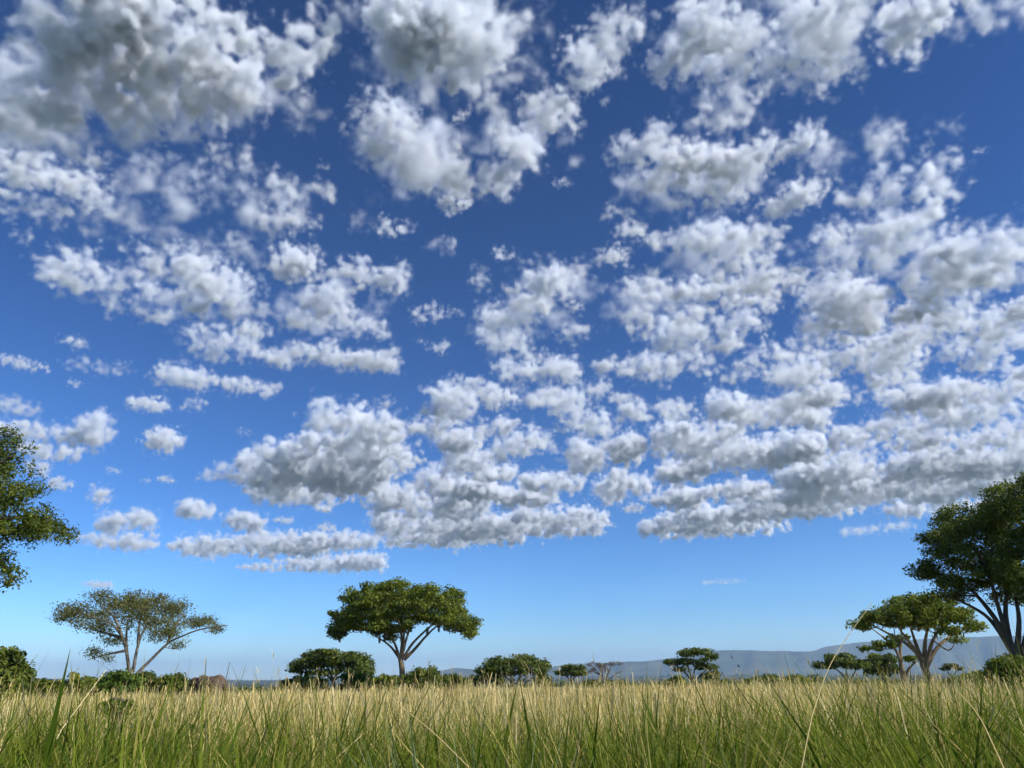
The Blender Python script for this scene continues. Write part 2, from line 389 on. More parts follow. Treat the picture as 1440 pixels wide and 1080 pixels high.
tree('umbrella_tree', 'flat-topped green umbrella tree with leaning trunk on the right', 'tree', 70, (1320, 984),
     [[(1322, 990), (1310, 962), (1300, 938)], [(1300, 942), (1292, 922), (1270, 902), (1244, 888), (1222, 876)], [(1299, 938), (1288, 906), (1278, 876)], [(1300, 936), (1301, 902), (1308, 870)], [(1302, 940), (1317, 912), (1340, 892), (1366, 880)], [(1300, 930), (1284, 910), (1262, 880)], [(1303, 936), (1312, 900), (1332, 872)]],
     [(1290, 858, 66, 15), (1230, 869, 30, 10), (1210, 879, 16, 7), (1345, 866, 28, 12), (1368, 882, 15, 7), (1298, 843, 52, 7), (1270, 876, 38, 7, .8), (1335, 888, 18, 6), (1305, 877, 36, 7, .7), (1345, 900, 10, 4, .8)],
     (BK1, G1), leaf=.12, clump=.74, fill=1.0, per=88, trunk_r=.36, seed=33, depth=.8, twig=.6, flat=.5)
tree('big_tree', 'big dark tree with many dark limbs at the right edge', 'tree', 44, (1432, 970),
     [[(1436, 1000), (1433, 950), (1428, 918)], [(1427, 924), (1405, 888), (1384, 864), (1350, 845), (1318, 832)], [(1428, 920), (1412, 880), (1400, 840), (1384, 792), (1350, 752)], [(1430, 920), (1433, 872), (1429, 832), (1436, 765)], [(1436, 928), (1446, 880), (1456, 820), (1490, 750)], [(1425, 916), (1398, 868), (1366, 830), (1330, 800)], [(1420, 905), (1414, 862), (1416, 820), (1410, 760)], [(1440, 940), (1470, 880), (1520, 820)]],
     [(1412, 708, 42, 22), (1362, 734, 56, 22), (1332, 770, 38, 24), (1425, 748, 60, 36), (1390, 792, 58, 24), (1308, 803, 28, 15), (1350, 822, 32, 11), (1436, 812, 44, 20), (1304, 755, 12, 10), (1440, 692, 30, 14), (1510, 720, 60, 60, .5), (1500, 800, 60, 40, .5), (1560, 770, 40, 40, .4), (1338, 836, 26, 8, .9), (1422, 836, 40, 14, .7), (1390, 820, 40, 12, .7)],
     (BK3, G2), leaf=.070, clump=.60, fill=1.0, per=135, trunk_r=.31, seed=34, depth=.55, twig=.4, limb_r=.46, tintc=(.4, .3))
tree('umbrella_tree', 'tiny far umbrella tree between the right umbrella tree and the dark right bush', 'tree', 190, (1339, 966),
     [[(1339, 972), (1339, 960), (1338, 950)], [(1338, 953), (1332, 944), (1328, 938)], [(1339, 953), (1344, 945), (1350, 939)]],
     [(1338, 936, 11, 2.4), (1330, 940, 6, 2), (1348, 940, 7, 2)], (BK2, G3), leaf=.22, clump=.7, fill=1.3, per=40, trunk_r=.2, seed=35, depth=.7, twig=.7, flat=.5)

# ------------------------------------------------------------------ bushes
BUSH = [
 ('rounded bright green bush at the foot of the thin-leaved tree', 72, [(165, 954, 22, 11), (188, 957, 12, 8), (150, 957, 10, 7)], G4, 41),
 ('loose green bush with upright sprigs left of the thin-leaved tree', 74, [(122, 959, 16, 6), (104, 953, 3, 9), (138, 961, 10, 5)], G1, 42),
 ('low olive bush nearest the left-edge shrub', 80, [(62, 961, 22, 4), (84, 963, 12, 3)], G1, 43),
 ('dark bush in the shade right of the thin-leaved tree trunks', 86, [(206, 953, 13, 9), (220, 959, 10, 5)], G2, 44),
 ('dark green bush directly left of the elephant', 82, [(238, 957, 16, 7), (256, 960, 12, 6), (252, 949, 3, 7)], G2, 45),
 ('low green bush in front of the low flat-topped umbrella tree', 96, [(428, 956, 18, 7), (406, 960, 12, 5), (448, 958, 14, 6)], G1, 46),
 ('bright green bush under the right half of the low umbrella tree', 98, [(496, 952, 18, 8), (514, 955, 12, 8)], G4, 47),
 ('small green bush left of the middle tree trunk', 84, [(546, 956, 16, 7), (532, 958, 10, 6)], G1, 48),
 ('dark leafy bush right of the middle tree trunk', 80, [(588, 950, 16, 11), (608, 952, 14, 10), (606, 942, 4, 8), (574, 956, 12, 8)], G2, 49),
 ('low bush before the small blue hill', 90, [(634, 956, 18, 8), (650, 958, 10, 6)], G2, 50),
 ('bright green bush at the foot of the layered tree', 100, [(952, 958, 12, 9), (946, 963, 10, 6)], G4, 51),
 ('dark bush right of the layered tree', 118, [(1008, 960, 16, 6), (992, 963, 14, 5)], G2, 52),
 ('wide dark bush in front of the mountain foot', 110, [(1076, 956, 20, 7), (1060, 959, 14, 5)], G2, 53),
 ('olive bush left of the bent pale stalk', 112, [(1116, 957, 18, 7), (1134, 960, 12, 5)], G1, 54),
 ('low dark bush beneath the bare grey tree', 130, [(868, 962, 16, 4.5), (838, 963, 14, 4)], G2, 55),
 ('dark green bush below the big right tree', 40, [(1418, 940, 30, 20), (1436, 950, 26, 22), (1398, 955, 18, 14)], G2, 56),
 ('dark bush in the gap left of the big right tree', 60, [(1362, 958, 20, 10), (1342, 962, 16, 8), (1378, 952, 12, 10)], G2, 57),
 ('low green bush behind the leaning trunk of the right umbrella tree', 80, [(1298, 966, 16, 6), (1322, 966, 14, 6)], G1, 58),
]
for lab, d, crown, mat, sd in BUSH:
    bush('bush', lab, d, crown, (BK3, mat), leaf=.0019 * d, clump=.0078 * d, per=46, seed=sd, group='bushes along the far edge of the grass')

bush('creeper_mound', 'dark green creeper mound smothering the grass below the thin-leaved tree', 13.5, [(164, 990, 17, 3), (180, 992, 11, 2.5), (148, 993, 10, 2.5)], (BK3, G2), leaf=.035, clump=.10, per=50, seed=61, fill=1.1, cat='creeper')

# hanging lichen of the middle tree: parts of it
mid = [o for o in COL.objects if o.name == 'umbrella_tree'][0]
rng = np.random.default_rng(8)
for x, y, ln in [(478, 893, 15), (486, 890, 9), (534, 892, 18), (541, 894, 14), (549, 890, 10), (601, 887, 13), (617, 882, 12), (636, 874, 16), (653, 884, 12), (661, 890, 10), (530, 890, 10)]:
    k = 88 / F0; n = 110
    ln *= .8
    u = rng.uniform(0, 1, n) ** 1.3
    c0 = at(x, y, 88 + rng.uniform(-3, 3))
    w = np.sin(np.clip(u * .8 + .2, 0, 1) * math.pi) * 2.4 * k * rng.uniform(.6, 1.2)
    ctr = np.stack([c0.x + rng.normal(0, .5, n) * w, c0.y + rng.normal(0, .5, n) * w, c0.z + .3 - u * ln * k], -1)
    V, Fq, tn = leaves(ctr, np.full(n, .12), 3, .075, rng, 1.0)
    mesh_np('hanging_lichen', V - np.array(tuple(mid.location)), Fq, M_MOSS, mid, {'tint': ('FACE', tn)})

# far-off woodland on the plain: reads as dark bands
rng = np.random.default_rng(17)
n = 1500
dd = np.exp(rng.uniform(math.log(300), math.log(7500), n)); az = np.radians(rng.uniform(-48, 48, n))
bandy = np.sin(np.log(dd) * 9) > -.5
dd, az = dd[bandy], az[bandy]
x, y = dd * np.sin(az), dd * np.cos(az)
sz = rng.uniform(1.6, 3.6, len(x)) * np.clip(dd / 1500, 1, 4)
C = np.stack([x, y, gz(x, y) + sz * .55], -1)
C2 = np.concatenate([C + np.stack([rng.normal(0, .9, len(x)) * sz, rng.normal(0, .6, len(x)) * sz, rng.normal(0, .2, len(x)) * sz], -1) for _ in range(3)])
V, Fq, tn = leaves(C2, np.tile(sz, 3) * .9, 46, 1.0, rng, .5)
ctr = np.repeat(V.reshape(-1, 4, 3).mean(1), 4, 0); sc_ = np.repeat(np.repeat(np.tile(sz, 3) * .22, 46), 4)[:, None]
V = ctr + (V - ctr) * sc_
tag(mesh_np('far_woodland', V, Fq, G2, None, {'tint': ('FACE', tn)}), 'dark far-off woodland on the plain below the mountains', 'woodland', kind='stuff')

# ------------------------------------------------------------------ elephant
def loft(rings, sides=18):
    """rings: (centre, half width (y), half height (z)) along x, closed at both ends"""
    th = np.linspace(0, 2 * math.pi, sides, endpoint=False)
    V = np.array([[c[0], c[1] + math.cos(t) * w, c[2] + math.sin(t) * h] for c, w, h in rings for t in th])
    n = len(rings)
    i, j = np.meshgrid(np.arange(n - 1), np.arange(sides), indexing='ij'); j2 = (j + 1) % sides
    Fq = np.stack([i * sides + j, (i + 1) * sides + j, (i + 1) * sides + j2, i * sides + j2], -1).reshape(-1, 4)
    return V, Fq
def capped(path, radii, sides=12):
    V, Fq = tube(path, radii, sides); n = len(path)
    a, b = np.array([tuple(path[0])]), np.array([tuple(path[-1])])
    V = np.concatenate([V, a, b]); ia, ib = len(V) - 2, len(V) - 1
    caps = [[ia, ia, (k + 1) % sides, k] for k in range(sides)] + [[ib, ib, (n - 1) * sides + k, (n - 1) * sides + (k + 1) % sides] for k in range(sides)]
    return V, Fq, caps
m_ele, nt, N, L = material('elephant_hide')
tc = N('ShaderNodeTexCoord'); n1 = N('ShaderNodeTexNoise'); n1.inputs['Scale'].default_value = 3; n1.inputs['Detail'].default_value = 6
v1 = N('ShaderNodeTexVoronoi'); v1.inputs['Scale'].default_value = 14
L(tc.outputs['Object'], n1.inputs['Vector']); L(tc.outputs['Object'], v1.inputs['Vector'])
col = ramp(nt, [(.3, (.085, .058, .042)), (.7, (.155, .108, .080))], n1.outputs[0])
p = N('ShaderNodeBsdfPrincipled'); p.inputs['Roughness'].default_value = .95; p.inputs['Specular IOR Level'].default_value = .1
bp = N('ShaderNodeBump'); bp.inputs['Strength'].default_value = .5; bp.inputs['Distance'].default_value = .03
o = N('ShaderNodeOutputMaterial'); L(v1.outputs['Distance'], bp.inputs['Height']); L(bp.outputs[0], p.inputs['Normal']); L(col, p.inputs['Base Color']); L(p.outputs[0], o.inputs['Surface'])
bm = bmesh.new()
def add_tube(path, radii, sides=12):
    path = smooth_path(path, 4)
    radii = np.interp(np.linspace(0, 1, len(path)), np.linspace(0, 1, len(radii)), radii)
    V, Fq = tube(path, radii, sides)
    vs_ = [bm.verts.new(v) for v in V]
    for f in Fq: bm.faces.new([vs_[q] for q in f])
    bm.faces.new(vs_[:sides][::-1]); bm.faces.new(vs_[-sides:])
def add_ball(c, s_, rot=0):
    M = Matrix.Translation(c) @ Matrix.Rotation(rot, 4, 'Y') @ Matrix.Diagonal((*s_, 1))
    bmesh.ops.create_uvsphere(bm, u_segments=18, v_segments=12, radius=1, matrix=M)
# faces -x; shoulder about 3.2 m
add_tube([(1.55, 0, 1.95), (1.2, 0, 2.1), (.4, 0, 2.05), (-.5, 0, 2.08), (-1.25, 0, 2.2)], [.45, .95, 1.05, 1.0, .7], 18)
add_ball((1.05, 0, 2.35), (.75, .68, .85)); add_ball((-.85, 0, 2.35), (.75, .62, .85)); add_ball((0, 0, 1.85), (1.3, .85, .85))
add_ball((-1.85, 0, 2.35), (.62, .52, .68)); add_ball((-1.45, 0, 2.3), (.6, .5, .7))
add_tube([(-2.2, 0, 2.1), (-2.45, 0, 1.5), (-2.5, 0, .85), (-2.4, 0, .35), (-2.55, 0, .15)], [.30, .22, .16, .11, .07])
for sy in (-1, 1):
    add_tube([(1.1, sy * .45, 1.9), (1.2, sy * .47, 1.1), (1.05, sy * .47, .5), (1.12, sy * .47, .0)], [.52, .33, .24, .28])
    add_tube([(-.85, sy * .45, 1.9), (-.85, sy * .47, 1.1), (-.82, sy * .47, .5), (-.88, sy * .47, .0)], [.46, .30, .23, .27])
add_tube([(1.75, 0, 2.35), (1.98, 0, 1.9), (2.0, 0, 1.35), (1.97, 0, 1.0)], [.12, .06, .04, .05])
for sy in (-1, 1):
    add_ball((-1.5, sy * .68, 2.2), (.5, .10, .72), .15)
    add_tube([(-2.2, sy * .22, 1.85), (-2.5, sy * .3, 1.55), (-2.8, sy * .32, 1.5)], [.06, .05, .02], 8)
bmesh.ops.recalc_face_normals(bm, faces=bm.faces)
me = bpy.data.meshes.new('elephant'); bm.to_mesh(me); bm.free(); me.materials.append(m_ele)
el = bpy.data.objects.new('elephant', me); COL.objects.link(el)
rm = el.modifiers.new('skin', 'REMESH'); rm.mode = 'VOXEL'; rm.voxel_size = .06; rm.use_smooth_shade = True
sm_ = el.modifiers.new('smooth', 'SMOOTH'); sm_.iterations = 4; sm_.factor = .5
e0 = at(295, 960, 80)
el.location = (e0.x, e0.y, float(gz(e0.x, e0.y)) - .02)
el.rotation_euler = (0, 0, R(-25)); el.scale = (.98, .98, 1.06)
tag(el, 'brown-grey elephant with only its back showing above the tall grass', 'elephant')

# ------------------------------------------------------------------ birds
m_bird, nt, N, L = material('bird_plumage')
nz = N('ShaderNodeTexNoise'); col = ramp(nt, [(0, (.015, .014, .012)), (1, (.05, .045, .04))], nz.outputs[0])
p = N('ShaderNodeBsdfPrincipled'); p.inputs['Roughness'].default_value = .7; o = N('ShaderNodeOutputMaterial'); L(col, p.inputs['Base Color']); L(p.outputs[0], o.inputs['Surface'])
def bird(x, y, d, yaw, roll, lab):
    r = root('bird', at(x, y, d)); r.rotation_euler = (roll, 0, yaw)
    tag(r, lab, 'bird', 'birds flying before the mountains')
    V, Fq = loft([((-.22, 0, 0), .005, .005), ((-.16, 0, 0), .035, .02), ((-.08, 0, 0), .03, .03), ((.02, 0, 0), .05, .05), ((.10, 0, .01), .045, .045), ((.14, 0, .02), .03, .03), ((.18, 0, .025), .032, .03), ((.21, 0, .02), .012, .012), ((.245, 0, .015), .002, .002)], 8)
    mesh_np('body', V, Fq, m_bird, r, smooth=True)
    for s_ in (-1, 1):
        P = [(.09, .03, .02, .10), (.10, .17, .09, .11), (.05, .30, .10, .08), (-.03, .44, .06, .02)]
        V = []
        for xx, yy, zz, ch in P: V += [(xx, s_ * yy, zz + .006), (xx - ch, s_ * yy, zz + .004), (xx - ch, s_ * yy, zz - .004), (xx, s_ * yy, zz - .006)]
        Fq = [[q * 4 + a, q * 4 + (a + 1) % 4, q * 4 + 4 + (a + 1) % 4, q * 4 + 4 + a] for q in range(3) for a in range(4)] + [[12, 13, 14, 15], [3, 2, 1, 0]]
        mesh_np('wing', V, Fq, m_bird, r)
bird(1029, 925, 110, .4, .9, 'tiny dark bird flying before the mountain, the upper of two')
bird(1039, 937, 110, 2.6, .5, 'tiny dark bird flying before the mountain, the lower of two')

# ------------------------------------------------------------------ grass
GR = leaf_material('grass_blade_green', [(0, (.045, .085, .006)), (.35, (.115, .170, .012)), (.7, (.215, .255, .025)), (.88, (.36, .33, .07)), (1, (.58, .45, .16))], .40, .7, spec=.12)
ST = leaf_material('grass_straw', [(0, (.15, .15, .025)), (.3, (.40, .33, .085)), (.6, (.75, .58, .23)), (1, (.92, .77, .40))], .40, .7, spec=.12)
BL = leaf_material('grass_blade_bluegreen', [(0, (.07, .12, .05)), (.5, (.14, .20, .085)), (1, (.25, .31, .15))], .33, .5)

def blades(x, y, h, w, lean, az, curve, tint, rng, seg=4, z0=None, tip=0.0):
    """grass blades as tapering ribbons folded along the middle are too heavy: flat ribbons, bent over"""
    n = len(x)
    u = np.linspace(0, 1, seg + 1)[None, :]
    hz = h[:, None]
    out = lean[:, None] * hz * u + curve[:, None] * hz * u ** 3
    up = hz * (u - .28 * np.abs(curve)[:, None] * u ** 3)
    dx, dy = np.cos(az)[:, None], np.sin(az)[:, None]
    zb = gz(x, y) if z0 is None else z0
    P = np.stack([x[:, None] + dx * out, y[:, None] + dy * out, zb[:, None] + up], -1)
    # the ribbon's flat side: mostly across the lean, turned at random
    ta = az + math.pi / 2 + rng.normal(0, .7, n)
    prof = np.maximum(np.minimum(1, (1 - u) * 2.2), tip) * (w[:, None] / 2)
    S = np.stack([np.cos(ta)[:, None] * prof, np.sin(ta)[:, None] * prof, 0 * prof], -1)
    V = np.stack([P - S, P + S], 2)                       # n, seg+1, 2, 3
    m = 2 * (seg + 1)
    base = (np.arange(n) * m)[:, None, None]
    q = np.arange(seg)[None, :, None] * 2 + np.array([0, 1, 3, 2])[None, None, :]
    return V.reshape(-1, 3), (base + q).reshape(-1, 4), np.repeat(tint, seg)

def wedge(n, r0, r1, rng, half=43):
    r = np.sqrt(rng.uniform(r0 * r0, r1 * r1, n)); a = np.radians(rng.uniform(-half, half, n))
    return r * np.sin(a), r * np.cos(a), r

def lump(x, y, s=1.0):
    """slow patchiness of the sward, -1..1"""
    return (np.sin(x * 1.9 * s + 1.3) * np.sin(y * 1.3 * s + .4) + np.sin(x * .83 * s - y * .6 * s + 2.1) + .7 * np.sin(x * 3.7 * s + y * 2.9 * s)) / 2.7

rng = np.random.default_rng(77)
sets = []
def rise(x, y):
    """the sward stands higher towards both sides than in the middle"""
    t = np.arctan2(x, y)
    return .10 * np.clip(-t - .22, 0, .4) / .4 + .13 * np.clip(t - .28, 0, .3) / .3
def tussocks(nc, per, r0, r1, rng, sp):
    """blades grow in tussocks: centres, then blades round each, leaning outwards"""
    cx, cy_, cr = wedge(nc, r0, r1, rng)
    a = rng.uniform(0, 2 * math.pi, nc * per); q = np.abs(rng.normal(0, 1, nc * per)) * sp
    x, y = np.repeat(cx, per) + np.cos(a) * q, np.repeat(cy_, per) + np.sin(a) * q
    ct = rng.normal(0, 1, nc)
    wa = np.repeat(rng.uniform(0, 2 * math.pi, nc), per)
    a = np.where(rng.uniform(0, 1, nc * per) < .6, wa + rng.normal(0, .6, nc * per), a)     # each tussock leans its own way
    return x, y, np.hypot(x, y), a, np.repeat(ct, per), np.repeat(rng.normal(0, 1, nc), per)
x, y, r, a, ct, ch = tussocks(720, 46, 2.9, 8.0, rng, .08)               # green sward, near
n = len(x)
h = (1.56 + .040 * (r - 3)) * (1 + .07 * ch + .03 * lump(x, y) + .5 * rise(x, y)) * np.clip(rng.normal(.98, .10, n), .6, 1.15)
sets.append(blades(x, y, h, rng.gamma(4, .0046, n), np.abs(rng.normal(.17, .13, n)), a, rng.gamma(1.6, .24, n), np.clip(rng.normal(.42, .17, n) + .18 * ct + (rng.uniform(0, 1, n) < .12) * .45, 0, 1), rng, 7))
x, y, r, a, ct, ch = tussocks(1500, 18, 7.0, 26, rng, .16)              # green between the straw
n = len(x)
h = (1.62 + .03 * np.clip(r - 7, 0, 3)) * (1 + .05 * ch + .5 * rise(x, y)) * np.clip(rng.normal(.93, .09, n), .6, 1.14)
sets.append(blades(x, y, h, rng.gamma(5, .0030, n) * np.clip(r / 10, 1, 2), np.abs(rng.normal(.14, .09, n)), a, rng.gamma(1.4, .15, n), np.clip(rng.normal(.52, .14, n) + .17 * ct, 0, 1), rng, 4))
V, Fq = join([(a, b) for a, b, c in sets])
tag(mesh_np('green_grass', V, Fq, GR, None, {'tint': ('FACE', np.concatenate([c for a, b, c in sets]))}), 'long green grass filling the foreground', 'grass', kind='stuff')

sets = []
x, y, r, a, ct, ch = tussocks(2600, 14, 6.0, 27, rng, .14)
keep = rng.uniform(0, 1, len(x)) < np.clip((r - 4.6) / 3 + .25 * lump(x, y, .5), .1, 1) * (1 - np.clip(4.5 * rise(x, y), 0, .55))
x, y, r, a, ct, ch = [v[keep] for v in (x, y, r, a, ct, ch)]
n = len(x)
h = (1.75 + .09 * ch) * np.clip(rng.normal(1, .07, n), .75, 1.13)
sets.append(blades(x, y, h, rng.gamma(3, .0042, n) * np.clip(r / 9, 1, 2.4), np.abs(rng.normal(.11, .09, n)), a, rng.gamma(1.0, .12, n), np.clip(rng.normal(.58, .2, n) + .18 * ct, 0, 1), rng, 5, tip=.35))
x, y, r, a, ct, ch = tussocks(3400, 12, 25, 85, rng, .35)
n = len(x)
h = (1.74 + .08 * ch) * np.clip(rng.normal(1, .08, n), .7, 1.15)
sets.append(blades(x, y, h, rng.gamma(4, .006, n) * np.clip(r / 30, 1, 2.2), np.abs(rng.normal(.08, .07, n)), rng.normal(2.6, 1.3, n), rng.gamma(1.2, .07, n), np.clip(rng.normal(.60, .2, n) + .12 * ct, 0, 1), rng, 3, tip=.15))
x, y, r = wedge(14000, 80, 210, rng)
h = 1.5 * np.clip(rng.normal(1, .1, len(x)), .7, 1.2)
sets.append(blades(x, y, h, rng.uniform(.06, .14, len(x)), np.abs(rng.normal(.07, .06, len(x))), rng.normal(2.6, 1.0, len(x)), rng.gamma(1.2, .05, len(x)), np.clip(rng.normal(.5, .2, len(x)), 0, 1), rng, 2, tip=.4))
# thin seed stems that stand above the sward, each with a small plume
x, y, r = wedge(1150, 4.5, 34, rng)
n = len(x)
h = 1.82 + rng.exponential(.12, n) + .006 * r
le, az, cu, ti = np.abs(rng.normal(.08, .07, n)), rng.normal(2.6, 1.4, n), rng.gamma(1.5, .06, n), np.clip(rng.normal(.62, .2, n), 0, 1)
sets.append(blades(x, y, h, rng.uniform(.0035, .0065, n) * np.clip(r / 9, 1, 1.6), le, az, cu, ti, rng, 5, tip=.15))
for q in range(5):
    u = rng.uniform(.90, 1.0, n)
    o_, up = le * h * u + cu * h * u ** 3, h * (u - .28 * cu * u ** 3)
    sets.append(blades(x + np.cos(az) * o_, y + np.sin(az) * o_, rng.uniform(.04, .10, n), rng.uniform(.004, .008, n) * np.clip(r / 9, 1, 1.6), rng.uniform(.2, .6, n), rng.uniform(0, 6.3, n), rng.uniform(0, .5, n), ti, rng, 2, z0=gz(x, y) + up, tip=.2))
# broken and fallen stems, and dead brown tussocks low in the green
x, y, r = wedge(650, 3.2, 12, rng); n = len(x)
sets.append(blades(x, y, rng.uniform(1.35, 1.75, n), rng.uniform(.004, .010, n), rng.uniform(.3, .8, n), rng.uniform(0, 6.3, n), rng.gamma(1.2, .15, n), np.clip(rng.normal(.7, .2, n), 0, 1), rng, 5, tip=.3))
x, y, r, a, ct, ch = tussocks(46, 34, 3.0, 8.5, rng, .07); n = len(x)
sets.append(blades(x, y, (1.55 + .03 * (r - 3) + .05 * ch) * np.clip(rng.normal(.97, .08, n), .7, 1.1), rng.gamma(5, .0028, n), np.abs(rng.normal(.18, .12, n)), a, rng.gamma(2, .22, n), np.clip(rng.normal(.34, .16, n) + .08 * ct, 0, 1), rng, 6, tip=.2))
V, Fq = join([(a, b) for a, b, c in sets])
tag(mesh_np('dry_grass', V, Fq, ST, None, {'tint': ('FACE', np.concatenate([c for a, b, c in sets]))}), 'tall straw-coloured dry grass behind the green grass', 'grass', kind='stuff')

def tuft(px, d, n, h, spread, mat, w, label, seed, tint=(.45, .18), lean=.16, az=None):
    rng = np.random.default_rng(seed)
    g = at(px, 1000, d); g.z = float(gz(g.x, g.y))
    a = rng.uniform(0, 2 * math.pi, n); q = np.sqrt(rng.uniform(0, 1, n)) * spread
    x, y = np.cos(a) * q, np.sin(a) * q
    az_ = a + rng.normal(0, .5, n) if az is None else rng.normal(az, .7, n)
    V, Fq, tn = blades(x, y, h * np.clip(rng.normal(.95, .09, n), .6, 1.1), rng.uniform(.6, 1.2, n) * w, np.abs(rng.normal(lean, .07, n)), az_, rng.gamma(1.8, .10, n), np.clip(rng.normal(*tint, n), 0, 1), rng, 7, z0=np.zeros(n))
    o = mesh_np('grass_tuft', V, Fq, mat, None, {'tint': ('FACE', tn)}); o.location = g
    return tag(o, label, 'grass tuft', 'tufts in the foreground grass')
tuft(695, 3.6, 170, 1.82, .16, BL, .013, 'blue-green grass tuft with upright blades, bottom centre', 1)
tuft(885, 4.6, 120, 1.92, .14, GR, .016, 'dark green broad-bladed tuft rising into the straw right of centre', 2, (.32, .12))
tuft(1365, 3.7, 170, 1.84, .2, GR, .016, 'tall bright green tuft leaning left at the lower right', 3, (.55, .14), .15, 2.8)
tuft(1130, 3.6, 150, 1.74, .2, BL, .011, 'dense soft green tuft at the foot of the bent pale stalk', 4, (.25, .15))
tuft(470, 3.4, 150, 1.76, .2, GR, .016, 'rich green tuft at the bottom left of centre', 5, (.38, .12))
tuft(60, 3.9, 140, 1.80, .2, GR, .013, 'yellowing tuft leaning right at the bottom left corner', 6, (.66, .2), .16, .5)

def stalk(pts, d0, d1, w, label, mat, tint, seed):
    """one long stalk through pixel points, its distance running from D0 to D1"""
    P = [at(x, y, d0 + (d1 - d0) * q / (len(pts) - 1)) for q, (x, y) in enumerate(pts)]
    v = P[0] - P[1]
    g = P[0] + Vector((v.x, v.y, 0)) * (.8 * P[0].z / max(.05, -v.z)); g.z = float(gz(g.x, g.y))
    path = smooth_path([g.lerp(P[0], t) for t in (0, .2, .4, .6, .8)] + P, 5)
    V, Fq = tube(path, np.linspace(w, w * .35, len(path)), 6)
    o = mesh_np('grass_stalk', V - np.array(tuple(g)), Fq, mat, None, {'tint': ('FACE', np.full(len(Fq), tint))}, smooth=True)
    o.location = g
    return tag(o, label, 'grass stalk', 'single stalks above the grass')
stalk([(1136, 1035), (1149, 985), (1166, 938), (1190, 898), (1226, 848)], 3.0, 3.3, .0030, 'long pale stalk bent to the right, tallest in the grass', ST, .85, 1)
stalk([(1400, 1055), (1375, 1005), (1350, 975)], 3.0, 3.2, .0038, 'long straw stalk leaning left over the lower right tuft', ST, .8, 2)
stalk([(1290, 1060), (1262, 1015), (1228, 978)], 3.4, 3.6, .0035, 'dark thin stalk leaning left before the straw on the right', GR, .0, 3)
stalk([(620, 1040), (560, 990), (535, 960)], 4.0, 4.6, .004, 'thin pale stalk leaning left across the straw below the middle tree', ST, .9, 4)
stalk([(286, 985), (288, 955), (290, 928)], 5.0, 5.1, .006, 'upright green stalk in front of the elephant', GR, .45, 5)
stalk([(312, 985), (318, 955), (323, 931)], 5.2, 5.2, .005, 'upright green stalk just right of the elephant', GR, .4, 6)
stalk([(330, 990), (338, 960), (346, 935)], 5.4, 5.5, .004, 'second green stalk right of the elephant, leaning right', GR, .4, 7)

# ------------------------------------------------------------------ haze over the plain
m_haze, nt, N, L = material('haze_air')
hv = N('ShaderNodeVolumePrincipled'); hv.inputs['Color'].default_value = (.52, .74, 1.0, 1); hv.inputs['Density'].default_value = 7.0e-5; hv.inputs['Anisotropy'].default_value = 0.0
o = N('ShaderNodeOutputMaterial'); L(hv.outputs[0], o.inputs['Volume'])
bm = bmesh.new(); bmesh.ops.create_cube(bm, size=1)
me = bpy.data.meshes.new('haze'); bm.to_mesh(me); bm.free(); me.materials.append(m_haze)
hz = bpy.data.objects.new('haze', me); COL.objects.link(hz)
hz.scale = (54000, 54000, 585); hz.location = (0, 0, 585 / 2 - 32)
tag(hz, 'thin pale blue haze over the whole plain', 'haze', kind='stuff')

# ------------------------------------------------------------------ clouds
CLOUD_BASE = 1250.0
